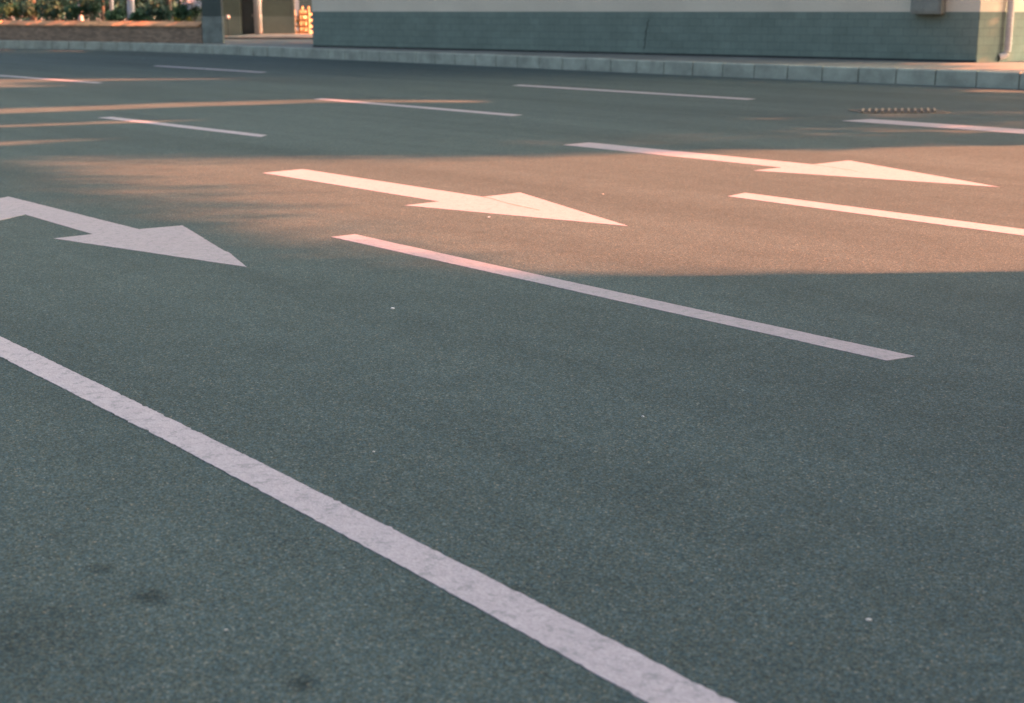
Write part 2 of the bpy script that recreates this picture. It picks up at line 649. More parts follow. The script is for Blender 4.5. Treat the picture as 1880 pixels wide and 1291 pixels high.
marking('lane_dash', [at(1545, 222), at(1600, 219), at(1880, 238), lane(5.3, 11.3), lane(5.3, 10.95), at(1880, 246)],
        'white dash just in front of the drain grate, running off the right edge', 'road marking', GL, world=True)
arrow_mid = marking('direction_arrow', [(482, 317.5), (556, 310.5), (886, 361.5), (955, 353.5), (1153, 415), (743, 377), (806, 370)],
        'cream white arrow in the middle of the orange sunlit patch, pointing right', 'road marking', GA)
arrow_up = marking('direction_arrow', [(1034, 266), (1082, 261.5), (1493, 302), (1558, 294.5), (1836, 343.5), (1384, 313), (1435, 307.5)],
        'cream white arrow at the upper right of the sunlit patch, half its tail in shade', 'road marking', GA)
marking('direction_arrow', [at(-330, 424), at(-290, 402), at(-60, 377), at(0, 364.5), at(16, 361.5), at(255, 421.5), at(335, 414.5), at(412, 461), at(420, 464), at(453, 491), at(98, 438.5), at(170, 430.5),
                            at(46, 394.5), at(0, 405), at(-170, 440), at(-210, 462)],
        'greyish white arrow with a side branch at its tail, in the shade at left', 'road marking', GA, world=True)

def seam(parent, px_pts):
    pts = [at(*p, 0.0045) - parent.location for p in px_pts]
    bm = bmesh.new()
    pv_ = None
    for i, p in enumerate(pts):
        wv = Vector((0, 0.022, 0)) * random.uniform(0.6, 1.2)
        a, b = bm.verts.new(p - wv), bm.verts.new(p + wv)
        if pv_:
            bm.faces.new((pv_[0], a, b, pv_[1]))
        pv_ = (a, b)
    obj('crack', bm, M['crack_fill'], parent)


seam(arrow_mid, [(888, 362), (905, 365), (925, 371.5), (948, 377), (968, 381), (990, 386)])
seam(arrow_up, [(1496, 303), (1515, 305), (1538, 309), (1560, 312), (1575, 315)])

# ------------------------------------------------------------------ drain grate
gc = at(1650, 205)
g = empty('drain_grate', (gc.x, gc.y, 0.0), R(4))
tag(g, 'rusty iron drain grate with upright bars set in the road at right', 'drain grate')
bm = bmesh.new()
box(bm, -0.68, 0.68, -0.36, 0.36, 0.002, 0.006)  # flat plate on the road, dark colour standing in for the pit's shade
obj('pit', bm, M['pit'], g)
bm = bmesh.new()
box(bm, -0.72, 0.72, -0.41, -0.38, 0.001, 0.012, 0.003)
box(bm, -0.72, 0.72, 0.38, 0.41, 0.001, 0.012, 0.003)
box(bm, -0.72, -0.69, -0.379, 0.379, 0.001, 0.012, 0.003)
box(bm, 0.69, 0.72, -0.379, 0.379, 0.001, 0.012, 0.003)
obj('frame', bm, M['iron'], g)
for k in range(12):
    bm = bmesh.new()
    x = -0.60 + k * 0.109
    box(bm, -0.017, 0.017, -0.375, 0.375, 0.007, 0.036, 0.004)
    bo = obj('bar', bm, M['iron'], g)
    bo.location = (x, 0, 0)
    bo.rotation_euler = (0, 0, R(-19))

# ------------------------------------------------------------------ the long building by the kerb
A = at(575, 86, ZP)
B = at(1792, 115, ZP)
C1 = at(1832, 114.0, ZP)
C2 = at(1990, 104.5, ZP)
bld = empty('street_building', (B.x, B.y, ZP))
tag(bld, 'long grey walled building with a dark painted base and pale upper wall along the kerb', 'building')
WALL_TOP = 15.0
DADO = 1.575 - ZP


def wall_piece(p, q, parent, origin, name_hi='upper_wall', name_lo='painted_base', thick=0.3, mat_lo=None):
    d = (q - p)
    L = d.length
    ang = math.atan2(d.y, d.x)
    for nm, z0, z1, mt, pr in ((name_lo, 0.0, DADO, mat_lo or M['dado'], 0.006), (name_hi, DADO, WALL_TOP, M['plaster'], 0.0)):
        bm = bmesh.new()
        vs = box(bm, 0, L, -pr, thick, z0, z1)
        o = obj(nm, bm, mt, parent)
        o.location = p - origin
        o.rotation_euler = (0, 0, ang)
    return ang, L


O = bld.location.copy()
ang, LW = wall_piece(A, B, bld, O)
wall_piece(B, C1, bld, O)
wall_piece(C1, C2, bld, O)
wd = (B - A).normalized()
wn = Vector((wd.y, -wd.x, 0))
if wn.y > 0:
    wn = -wn
# left end and back so that the block is closed
A2 = A - wn * 9.2
C3 = A2 + (C2 - B)
bm = bmesh.new()
pts = [A + wd * 0.01 - wn * 0.3, A2, A2 + wd * 26, C2 - wn * 0.32]
lo = [bm.verts.new(p - O) for p in pts]
hi = [bm.verts.new(p - O + Vector((0, 0, WALL_TOP))) for p in pts]
for i in range(3):
    bm.faces.new((lo[i], lo[i + 1], hi[i + 1], hi[i]))
bm.faces.new(hi)
obj('rear_wall', bm, M['plaster'], bld)
bm = bmesh.new()
pp = [A + wn * 0.25 - wd * 0.25, B + wn * 0.25 + wd * 0.15, C2 + Vector((0.3, -0.3, 0)), A2 + wd * 26 - wn * 0.3, A2 - wd * 0.3 - wn * 0.3]
lo = [bm.verts.new(p - O + Vector((0, 0, WALL_TOP + 0.003))) for p in pp]
hi = [bm.verts.new(p - O + Vector((0, 0, WALL_TOP + 0.3))) for p in pp]
for i in range(5):
    j = (i + 1) % 5
    bm.faces.new((lo[i], lo[j], hi[j], hi[i]))
bm.faces.new(hi)
bm.faces.new(lo[::-1])
obj('roof', bm, M['plaster'], bld)


# dark strip along the wall foot: the joint's shadow line put into its colour
def along(s, off, z):
    return A + wd * s + wn * off + Vector((0, 0, z))


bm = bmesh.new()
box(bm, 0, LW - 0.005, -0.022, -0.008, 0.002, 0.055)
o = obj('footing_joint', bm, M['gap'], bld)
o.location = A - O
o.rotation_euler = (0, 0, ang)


def wall_s(px):
    """distance along the front wall for a photo column"""
    best = min(range(0, int(LW * 50)), key=lambda k: abs(((A + wd * (k / 50)).x) - at_y(px, (A + wd * (k / 50)).y)))
    return best / 50


# crack in the painted base
s0 = wall_s(1188)
bm = bmesh.new()
cpts = [(0.10, 1.02), (0.02, 0.92), (0.035, 0.80), (-0.03, 0.70), (-0.02, 0.55), (-0.06, 0.42), (-0.05, 0.30), (-0.09, 0.16)]
pv = None
for i, (x, z) in enumerate(cpts):
    wdt = 0.012 + 0.006 * (i % 2)
    a = bm.verts.new((x - wdt, -0.009, z))
    b = bm.verts.new((x + wdt, -0.009, z))
    if pv:
        bm.faces.new((pv[0], pv[1], b, a))
    pv = (a, b)
o = obj('crack', bm, M['gap'], bld)
o.location = A + wd * s0 - O
o.rotation_euler = (0, 0, ang)

# meter box on the wall
mb0, mb1 = wall_s(1680), wall_s(1737)
yb = (A + wd * mb0).y
mbz = z_at(26, yb) - ZP
mbx = empty('meter_box', along((mb0 + mb1) / 2, 0.0, mbz), ang)
tag(mbx, 'grey green metal meter box fixed high on the wall near the building corner', 'meter box')
hw = (mb1 - mb0) / 2
bm = bmesh.new()
box(bm, -hw, hw, -0.30, -0.008, 0, 1.3, 0.012)
obj('cabinet', bm, M['box'], mbx)
bm = bmesh.new()
box(bm, -hw + 0.05, hw - 0.05, -0.322, -0.302, 0.06, 1.24, 0.006)
dr = obj('door', bm, M['box'], mbx)
bm = bmesh.new()
box(bm, hw - 0.14, hw - 0.11, -0.35, -0.324, 0.5, 0.66, 0.004)
obj('handle', bm, M['dark'], dr)
bm = bmesh.new()
box(bm, -hw - 0.03, hw + 0.03, -0.34, -0.008, 1.303, 1.33, 0.006)
obj('rain_hood', bm, M['box'], mbx)

# rain pipe at the corner face
sd = (C2 - C1).normalized()
sn = Vector((sd.y, -sd.x, 0))
if sn.y > 0:
    sn = -sn
Pp = C1 + sd * 0.22 + sn * 0.13
pipe = empty('rain_pipe', Pp)
tag(pipe, 'pale plastic rain pipe with a bent foot at the sunlit building corner', 'pipe')
bm = bmesh.new()
cv = []
rr = 0.20
zb = 0.12
kd = Vector((-1, -0.25, 0)).normalized()
cv.append(Vector((0, 0, WALL_TOP - 0.1)))
cv.append(Vector((0, 0, zb + rr)))
for k in range(1, 9):
    t = k / 8 * R(80)
    cv.append(Vector((0, 0, zb + rr)) + kd * (rr - rr * math.cos(t)) + Vector((0, 0, -rr * math.sin(t))))
cv.append(cv[-1] + kd * 0.08 + Vector((0, 0, -0.015)))
tube(bm, cv, 0.092, 18, cap=False)
obj('tube', bm, M['pipe'], pipe, True)
for z in (0.45, 1.55, 3.2, 5.0):
    bm = bmesh.new()
    tube(bm, [(0, 0, z - 0.02), (0, 0, z + 0.02)], 0.106, 18)
    br = obj('bracket', bm, M['pipe'], pipe)

# ------------------------------------------------------------------ left background: brick planter, pillar, shop, crates
ZL = ZP


def px_on(px, y, z=0.0):
    return Vector((at_y(px, y), y, z))


# brick planter right behind the kerb
def kerb_at(px):
    return min(ks, key=lambda p: abs(p.x - at_y(px, p.y)) if p.y > 20 else 1e9)


k_a, k_b = at(-420, 75.5, ZP), at(371, 80.5, ZP)
pl_mid = [at(-420, 66, ZP), at(0, 74.0, ZP), at(371, 80.0, ZP)]
plan = empty('brick_planter', pl_mid[1])
tag(plan, 'low brown brick planter wall with shrubs behind the kerb at far left', 'planter')
PH = z_at(37.5, pl_mid[1].y) - ZP
for i, (p, q) in enumerate(((pl_mid[0], pl_mid[1]), (pl_mid[1], pl_mid[2]))):
    d = q - p
    an = math.atan2(d.y, d.x)
    bm = bmesh.new()
    box(bm, 0, d.length, 0.0, 0.28, 0, PH - 0.223)
    o = obj('brick_wall', bm, M['brick'], plan)
    o.location = p - pl_mid[1]
    o.rotation_euler = (0, 0, an)
    bm = bmesh.new()
    x = 0.0
    while x < d.length - 0.25:                 # rowlock coping, brick by brick
        dz = random.uniform(-0.008, 0.012)
        prof = [(-0.05, PH - 0.22), (-0.05, PH - 0.17 + dz), (0.33, PH + dz), (0.33, PH - 0.22)]
        r0 = [bm.verts.new((x + 0.003, a, h)) for a, h in prof]
        r1 = [bm.verts.new((x + 0.237, a, h)) for a, h in prof]
        for k in range(4):
            bm.faces.new((r0[k], r0[(k + 1) % 4], r1[(k + 1) % 4], r1[k]))
        bm.faces.new(r0[::-1])
        bm.faces.new(r1)
        x += 0.24
    o = obj('coping', bm, M['cap'], plan)
    o.location = p - pl_mid[1]
    o.rotation_euler = (0, 0, an)
# soil
d = pl_mid[2] - pl_mid[1]
nb = Vector((-d.y, d.x, 0)).normalized()
if nb.y < 0:
    nb = -nb
bm = bmesh.new()
re_ = pl_mid[2] * 1.10 + Vector((-0.25, 0, -pl_mid[2].z * 0.10))
q = [pl_mid[1] + nb * 0.25, pl_mid[2] + nb * 0.25 + Vector((-0.12, 0, 0)), re_, pl_mid[1] + nb * 6, pl_mid[0] + nb * 6, pl_mid[0] + nb * 0.25]
top = [bm.verts.new(p - pl_mid[1] + Vector((0, 0, PH - 0.14))) for p in q]
bot = [bm.verts.new(p - pl_mid[1] + Vector((0, 0, 0.0))) for p in q]
bm.faces.new(top)
for i in range(6):
    bm.faces.new((top[i], top[(i + 1) % 6], bot[(i + 1) % 6], bot[i]))
obj('soil', bm, M['ground'], plan)


def leaf_mesh(name, pts, size, mats, parent, up=0.3, elong=1.7):
    verts, faces = [], []
    for p in pts:
        s = size * random.uniform(0.6, 1.35)
        a = Vector((random.gauss(0, 1), random.gauss(0, 1), random.gauss(0, 1) * 0.7)).normalized()
        b = a.cross(Vector((random.gauss(0, 1), random.gauss(0, 1), random.gauss(0, 1) + up))).normalized()
        i = len(verts)
        verts += [p - a * s * elong * 0.5, p + b * s * 0.5 - a * s * 0.1, p + a * s * elong * 0.5, p - b * s * 0.5 - a * s * 0.1]
        faces.append((i, i + 1, i + 2, i + 3))
    me = bpy.data.meshes.new(name)
    me.from_pydata([tuple(v) for v in verts], [], faces)
    return link(name, me, mats, parent)


def shrub(px, y, r, h, mat, label, n=900, size=0.085, z0=None, group='shrubs in the brick planter', name='shrub'):
    base = px_on(px, y, ZP + PH - 0.14 if z0 is None else z0)
    e = empty(name, base)
    tag(e, label, 'shrub', group)
    cl = []
    for k in range(9):
        a = random.uniform(0, 6.28)
        cl.append((Vector((math.cos(a) * r * random.uniform(0.1, 0.75), math.sin(a) * r * random.uniform(0.1, 0.75), h * random.uniform(0.35, 0.85))), r * random.uniform(0.28, 0.5)))
    pts = []
    for k in range(n):
        c, cr = random.choice(cl)
        d = Vector((random.gauss(0, 1), random.gauss(0, 1), random.gauss(0, 1))).normalized() * cr * random.random() ** 0.4
        p = c + d
        p.z = max(0.02, p.z)
        pts.append(p)
    leaf_mesh('foliage', pts, size, mat, e)
    bm = bmesh.new()
    for c, cr in cl[:5]:
        tube(bm, [(0, 0, -0.02), c * 0.5 + Vector((0.02, 0.01, 0)), c], [0.02, 0.014, 0.006], 6)
    obj('stem', bm, M['bark'], e)
    return e


Y0 = pl_mid[1].y
shr = [(-60, 1.4, 0.75, 1.0, 'leaf', 'green shrub cut off by the left edge of the picture'),
       (14, 1.0, 0.6, 0.85, 'leaf', 'mid green shrub in the planter close to the left edge'),
       (58, 1.9, 0.7, 1.15, 'leaf_b', 'taller bluish shrub left of the dark round bush'),
       (98, 1.0, 0.62, 1.0, 'leaf_b', 'dark round bush in the left half of the planter'),
       (138, 1.2, 0.6, 0.8, 'leaf', 'lighter green shrub right of the dark round bush'),
       (172, 1.7, 0.65, 1.15, 'leaf_b', 'dark leafy bush left of the white painted tree trunk'),
       (213, 1.0, 0.6, 0.55, 'leaf', 'low green shrub in front of the white painted tree trunk'),
       (255, 1.1, 0.62, 0.5, 'leaf', 'low spreading green shrub right of the white painted trunk'),
       (296, 1.5, 0.7, 0.95, 'leaf_b', 'dense green shrub behind the brightest brick of the planter top'),
       (336, 1.3, 0.62, 0.9, 'leaf', 'green shrub under the white flowers beside the grey pillar')]
for px, dy, r, h, mt, lb in shr:
    yy = Y0 - (px / 371.0) * (Y0 - pl_mid[2].y) + dy + 0.75
    shrub(px, yy, r, h, M[mt], lb)
for px, lb in ((326, 'small yellow green plant at the planter edge, left of its twin'), (348, 'small yellow green plant at the planter edge, nearest the grey pillar')):
    yy = Y0 - (px / 371.0) * (Y0 - pl_mid[2].y) + 0.55
    shrub(px, yy, 0.17, 0.32, M['leaf_y'], lb, 120, 0.06, group='yellow green plants at the planter edge', name='small_plant')
# white flowering bush
yy = pl_mid[2].y + 2.9
e = shrub(353, yy, 0.5, 0.95, M['leaf'], 'flowering shrub with clusters of white blossom beside the grey pillar', 600, 0.08, group='shrubs in the brick planter', name='flowering_shrub')
pts = [Vector((random.gauss(0.0, 0.17), random.gauss(-0.35, 0.1), 0.86 + random.gauss(0, 0.09))) for _ in range(260)] + \
      [Vector((0.42 + random.gauss(0, 0.07), random.gauss(-0.35, 0.1), 0.80 + random.gauss(0, 0.07))) for _ in range(90)]
leaf_mesh('blossom', pts, 0.07, M['flower'], e, elong=1.0)


# trees behind the planter
def tree(px, y, r0, h, label, lime=True, crown_r=2.2, n=2600, z0=ZP, name='garden_tree'):
    e = empty(name, px_on(px, y, z0))
    tag(e, label, 'tree', 'trees behind the brick planter')
    bm = bmesh.new()
    tube(bm, [(0, 0, -0.05), (0.01, 0, 0.4), (0.0, 0.02, 1.2), (0.05, 0.0, 2.4), (0.0, 0.05, h * 0.7)], [r0 * 1.25, r0 * 1.05, r0, r0 * 0.85, r0 * 0.4], 14)
    for k in range(6):
        a = k * 1.05 + random.uniform(-0.3, 0.3)
        z = h * random.uniform(0.42, 0.62)
        tube(bm, [(0.03, 0.02, z), (math.cos(a) * 0.7, math.sin(a) * 0.7, z + 0.8), (math.cos(a) * 1.5, math.sin(a) * 1.5, z + 1.3)], [r0 * 0.45, r0 * 0.3, r0 * 0.1], 8)
    t = obj('trunk', bm, M['bark'], e, True)
    if lime:
        bm = bmesh.new()
        tube(bm, [(0, 0, 0.0), (0.01, 0, 0.4), (0.0, 0.02, 1.2), (0.045, 0.0, 2.3)], [r0 * 1.25 + 0.006, r0 * 1.05 + 0.006, r0 + 0.006, r0 * 0.87 + 0.006], 16, cap=False)
        obj('limewash_band', bm, M['lime'], t, True)
    pts = []
    cl = [(Vector((random.gauss(0, crown_r * 0.45), random.gauss(0, crown_r * 0.45), h * random.uniform(0.62, 1.0))), crown_r * random.uniform(0.3, 0.55)) for _ in range(16)]
    for k in range(n):
        c, cr = random.choice(cl)
        pts.append(c + Vector((random.gauss(0, 1), random.gauss(0, 1), random.gauss(0, 1) * 0.8)).normalized() * cr * random.random() ** 0.4)
    leaf_mesh('crown', pts, 0.16, M['leaf'], e)
    return e


tree(240, 62.5, 0.155, 6.5, 'tree with a white painted trunk standing in the planter', True)
tree(147, 66.0, 0.10, 5.8, 'slim pale trunked tree behind the dark leafy bush', True)
tree(188, 70.0, 0.09, 6.0, 'slimmer tree between the two white painted trunks', False)
tree(205, 75.0, 0.10, 6.2, 'farthest pale trunked tree behind the planter', True)
tree(60, 72.0, 0.14, 7.0, 'dark trunked tree behind the bluish shrub', False, 2.8)
tree(310, 70.0, 0.14, 7.0, 'dark trunked tree behind the shrubs near the grey pillar', False, 2.8)

# hedge mass behind it all
hd = empty('tall_hedge', px_on(120, 84, ZP))
tag(hd, 'tall dark green hedge far behind the planter', 'hedge')
pts = [Vector((random.uniform(-22, 12), random.gauss(0, 0.7), random.uniform(0, 3.2))) for _ in range(14000)]
leaf_mesh('foliage', pts, 0.2, M['hedge'], hd)
bm = bmesh.new()
for k in range(40):
    x = -21.5 + k * 0.85
    tube(bm, [(x, 0, -0.02), (x + random.uniform(-0.1, 0.1), 0, 1.3), (x + random.uniform(-0.3, 0.3), 0, 2.6)], [0.05, 0.04, 0.015], 6)
obj('stem', bm, M['bark'], hd)

# grey pillar
pb = at(389, 80, ZP)
pw = (at_y(408, pb.y) - at_y(371, pb.y))
pil = empty('square_pillar', (pb.x, pb.y + pw / 2, ZP), R(6))
tag(pil, 'square slate grey pillar with a worn pale base at the end of the brick planter', 'pillar')
zc = z_at(30, pb.y) - ZP
bm = bmesh.new()
box(bm, -pw / 2, pw / 2, -pw / 2, pw / 2, 0, zc, 0.015)
obj('base', bm, M['slate_low'], pil)
bm = bmesh.new()
box(bm, -pw / 2 + 0.02, pw / 2 - 0.02, -pw / 2 + 0.02, pw / 2 - 0.02, zc + 0.001, 4.5, 0.015)
obj('shaft', bm, M['slate'], pil)
bm = bmesh.new()
box(bm, -pw / 2 - 0.05, pw / 2 + 0.05, -pw / 2 - 0.05, pw / 2 + 0.05, 4.502, 4.7, 0.015)
obj('cap', bm, M['slate'], pil)

# shop wall behind
sy = at(480, 66, ZP).y
sx0, sx1 = at_y(340, sy), at_y(537, sy)
shop = empty('shop_wall', (sx0, sy, ZP))
tag(shop, 'dark olive grey building wall with a recessed door behind the pale column', 'building')
zd = z_at(30, sy) - ZP
xd0, xd1 = at_y(441, sy) - sx0, at_y(467, sy) - sx0
Wd = sx1 - sx0


def shop_box(nm, x0, x1, y0, y1, z0, z1, mt):
    bm = bmesh.new()
    box(bm, x0, x1, y0, y1, z0, z1)
    return obj(nm, bm, mt, shop)


shop_box('base', 0, xd0, 0, 0.6, 0, zd, M['olive_low'])
shop_box('wall', 0, xd0, 0.01, 0.6, zd, 5.0, M['olive'])
shop_box('base', xd1, Wd, 0, 0.6, 0, zd, M['olive_low'])
shop_box('wall', xd1, Wd, 0.01, 0.6, zd, 5.0, M['olive'])
dd = shop_box('door', xd0, xd1, 0.45, 0.5, 0, 2.6, M['dark'])
bm = bmesh.new()
box(bm, xd1 - 0.2, xd1 - 0.16, 0.40, 0.449, 0.95, 1.1, 0.004)
obj('handle', bm, M['pipe'], dd)
shop_box('lintel', xd0, xd1, 0.01, 0.6, 2.6, 5.0, M['olive'])
shop_box('corner_post', Wd + 0.002, Wd + 0.12, -0.02, 0.03, 0, 5.0, M['olive_low'])
shop_box('roof', -0.2, Wd + 0.3, -0.3, 0.9, 5.003, 5.25, M['olive'])

# pale column in front of it
pc = at(475, 67, ZP)
rc = (at_y(482.5, pc.y) - at_y(468, pc.y)) / 2
colm = empty('round_column', pc)
tag(colm, 'pale round column with its right side catching the sun, before the olive grey wall', 'column')
bm = bmesh.new()
tube(bm, [(0, 0, 0.10), (0, 0, 4.4)], [rc, rc * 0.96], 28)
obj('shaft', bm, M['white'], colm, True)
bm = bmesh.new()
tube(bm, [(0, 0, -0.01), (0, 0, 0.099)], [rc * 1.12, rc * 1.05], 28)
obj('base', bm, M['pave'], colm)

# white ball lamp
bp = px_on(417.5, sy - 2.0, z_at(31.5, sy - 2.0))
lamp = empty('garden_lamp', (bp.x, bp.y, ZP))
tag(lamp, 'small white round lamp on a dark post between the pillar and the column', 'lamp')
bm = bmesh.new()
bmesh.ops.create_uvsphere(bm, u_segments=20, v_segments=14, radius=0.11)
bmesh.ops.translate(bm, verts=bm.verts[:], vec=(0, 0, bp.z - ZP))
obj('globe', bm, M['white'], lamp, True)
bm = bmesh.new()
tube(bm, [(0, 0, -0.01), (0, 0, bp.z - ZP - 0.09)], 0.025, 10)
obj('post', bm, M['dark'], lamp)
bm = bmesh.new()
tube(bm, [(0, 0, bp.z - ZP - 0.135), (0, 0, bp.z - ZP - 0.085)], [0.05, 0.065], 12)
obj('collar', bm, M['dark'], lamp)

# low step before the shop
stp = at(400, 72.5, ZP)
ste = at(585, 74.0, ZP)
bm = bmesh.new()
d = ste - stp
box(bm, 0, d.length, 0, sy - stp.y - 0.02, -0.02, 0.10, 0.01)
st = obj('shop_step', bm, M['pave'])
st.location = (stp.x, stp.y, ZP)
tag(st, kind='structure')

cope_n = Vector((-(pl_mid[2] - pl_mid[1]).y, (pl_mid[2] - pl_mid[1]).x, 0)).normalized()
for cx, cy_, ry, nl, lb in ((-0.4, 63.3, 4.5, 12000, 'leafy courtyard tree right behind the long grey walled building'),
                            (2.0, 71.6, 4.6, 5000, 'thinner courtyard tree farther behind the long grey walled building')):
    ct = empty('courtyard_tree', (cx, cy_, ZP))  # hidden tree added to shade the planter and shop front
    tag(ct, lb, 'tree', 'courtyard trees behind the long building')
    bm = bmesh.new()
    tube(bm, [(0, 0, -0.1), (0.03, 0, 2), (0, 0.04, 5), (0.05, 0, 9)], [0.26, 0.2, 0.16, 0.04], 12)
    for k in range(6):
        tube(bm, [(0, 0, 4.2), (math.cos(k * 1.05) * 1.0, math.sin(k * 1.05) * 1.3, 5.8), (math.cos(k * 1.05) * 1.9, math.sin(k * 1.05) * 3.2, 7.4)], [0.08, 0.05, 0.015], 8)
    obj('trunk', bm, M['bark'], ct, True)
    pts = []
    for k in range(nl):
        v = Vector((random.gauss(0, 1), random.gauss(0, 1), random.gauss(0, 1))).normalized() * random.random() ** 0.42
        p = Vector((v.x * 2.2, v.y * ry, (5.8 + v.z * 4.7) if cx < 0 else (7.0 + v.z * 3.6)))
        wp = p + ct.location
        L = (wp.z - ZP - PH) / TE
        gp = Vector((wp.x - ST_X * L, wp.y - ST_Y * L, 0))
        col_px = 940 + gp.x / gp.y * 2611
        if abs((gp - Vector((pl_mid[1].x, pl_mid[1].y, 0))).dot(cope_n) - 0.12) < 0.5 and (40 < col_px < 106 or 126 < col_px < 172 or 232 < col_px < 308) and random.random() < 0.97:  # crown cut open so sun patches fall on the coping
            continue
        pts.append(p)
    leaf_mesh('crown', pts, 0.22, M['shade_leaf'], ct, elong=1.3)

# wooden crate frame, lit by the sun, beyond the gap
cy = 78.0
cb = px_on(559, cy, ZP)
ZG = ZP


def crate(px, y, w_, d_, h, posts_up, rz, label):
    e = empty('wooden_crate', px_on(px, y, ZP), rz)
    tag(e, label, 'crate', 'open wooden crates in the gap between the buildings')
    for sx, sy_ in ((-1, -1), (1, -1), (1, 1), (-1, 1)):
        bm = bmesh.new()
        box(bm, sx * w_ / 2 - 0.05, sx * w_ / 2 + 0.05, sy_ * d_ / 2 - 0.05, sy_ * d_ / 2 + 0.05, 0, h + posts_up, 0.008)
        obj('corner_post', bm, M['wood'], e)
    for z in (0.10, 0.40, 0.72, h - 0.12):
        zz = min(z, h - 0.12)
        for s in (-1, 1):
            bm = bmesh.new()
            box(bm, -w_ / 2 - 0.08, w_ / 2 + 0.08, s * (d_ / 2 + 0.064) - 0.012, s * (d_ / 2 + 0.064) + 0.012, zz, zz + 0.11, 0.004)
            box(bm, s * (w_ / 2 + 0.064) - 0.012, s * (w_ / 2 + 0.064) + 0.012, -d_ / 2 - 0.04, d_ / 2 + 0.04, zz, zz + 0.11, 0.004)
            obj('rail', bm, M['wood'], e)
    bm = bmesh.new()
    for k in range(5):
        y0 = -d_ / 2 + 0.05 + k * (d_ - 0.1) / 5
        box(bm, -w_ / 2 + 0.055, w_ / 2 - 0.055, y0 + 0.01, y0 + (d_ - 0.1) / 5 - 0.01, 0.05, 0.08)
    obj('floor_board', bm, M['wood'], e)
    return e


crate(566, cy, 0.42, 0.5, 1.15, 0.35, R(-32), 'tall open wooden crate in bright orange sunlight against the wall end')
crate(550, cy + 1.2, 0.36, 0.5, 1.0, 0.30, R(-25), 'open wooden crate standing left of the brightest one, partly in shade')

# far facade closing the gap
fy = 100.0
fx = at_y(540, fy)
far = empty('far_building', (fx - 3, fy, ZP))
tag(far, 'distant pale building with slate blue shutters seen through the narrow gap', 'building')
bm = bmesh.new()
box(bm, 0, 14, 0, 5, 0, 6)
obj('wall', bm, M['plaster'], far)
bm = bmesh.new()
box(bm, 3.35, 4.45, -0.06, -0.003, 0.0, 2.6)
sh = obj('shutter', bm, M['slate'], far)
for x in (3.08, 4.453):
    bm = bmesh.new()
    box(bm, x, x + 0.268, -0.1, -0.003, 0.0, 2.75)
    obj('door_frame', bm, M['white'], far)
bm = bmesh.new()
box(bm, -0.2, 14.2, -0.2, 5.2, 6.003, 6.3)
obj('roof', bm, M['slate'], far)
shrub(556, 82.5, 0.4, 0.95, M['leaf'], 'green shrub showing through the top of the wooden crates', 500, 0.09, ZP, group='shrubs beyond the gap', name='shrub')

# ------------------------------------------------------------------ small litter on the road
def scrap(px, py, size, mat, label, flat=0.35, z=0.0, name='litter_scrap'):
    p = at(px, py, z)
    bm = bmesh.new()
    bmesh.ops.create_icosphere(bm, subdivisions=2, radius=size)
    for v in bm.verts:
        v.co *= random.uniform(0.7, 1.2)
        v.co.z = v.co.z * flat + size * flat * 0.8
    o = obj(name, bm, mat)
    o.location = (p.x, p.y, z)
    o.rotation_euler = (0, 0, random.uniform(0, 6))
    tag(o, label, 'litter', 'scraps lying on the road')
    return o


scrap(1757, 157, 0.06, M['paper'], 'crumpled white paper at the foot of the kerb, right', 0.8)
scrap(1595, 1139, 0.009, M['stone'], 'pale chip of stone on the dark asphalt, lower right')
scrap(721, 567, 0.012, M['paper'], 'white speck of litter just below the nearest long dash')
scrap(1180, 765, 0.006, M['paper'], 'tiny white speck in the middle of the near lane')
scrap(686, 830, 0.006, M['stone'], 'tiny pale stone above the solid line, left of centre')
scrap(415, 1157, 0.005, M['stone'], 'tiny orange tinted stone below the solid line')
scrap(898, 399, 0.011, M['paper'], 'tiny bright speck beside the sunlit middle arrow')
scrap(1107, 357, 0.011, M['stone'], 'tiny pale stone in the sunlit patch between the arrows')

# ------------------------------------------------------------------ unseen block and trees, added at right to shade the road
ST = Vector((math.cos(SUN_AZ), math.sin(SUN_AZ), 0))         # towards the sun
SS = Vector((-math.sin(SUN_AZ), math.cos(SUN_AZ), 0))        # across


def sun_frame(t, s, z=0.0):
    return ST * t + SS * s + Vector((0, 0, z))


# unseen block added so its end wall throws the clean near edge of the shade
nb_ = empty('corner_shop', sun_frame(14, 8.62), SUN_AZ)
tag(nb_, 'plain two storey corner shop beside the near lane', 'building')
bm = bmesh.new()
box(bm, 0, 9, -22, 0, 0, 8.4)
obj('wall', bm, M['plaster'], nb_)
bm = bmesh.new()
box(bm, -0.25, 9.25, -22.2, 0.0, 8.403, 8.7)
obj('roof', bm, M['slate'], nb_)
for k in range(5):
    for z in (1.0, 4.4):
        bm = bmesh.new()
        box(bm, -0.05, -0.004, -20 + k * 4, -18.2 + k * 4, z, z + 1.6)
        f = obj('window', bm, M['white'], nb_)
        bm = bmesh.new()
        box(bm, -0.065, -0.052, -19.9 + k * 4, -18.3 + k * 4, z + 0.1, z + 1.5)
        obj('pane', bm, M['glass'], f)

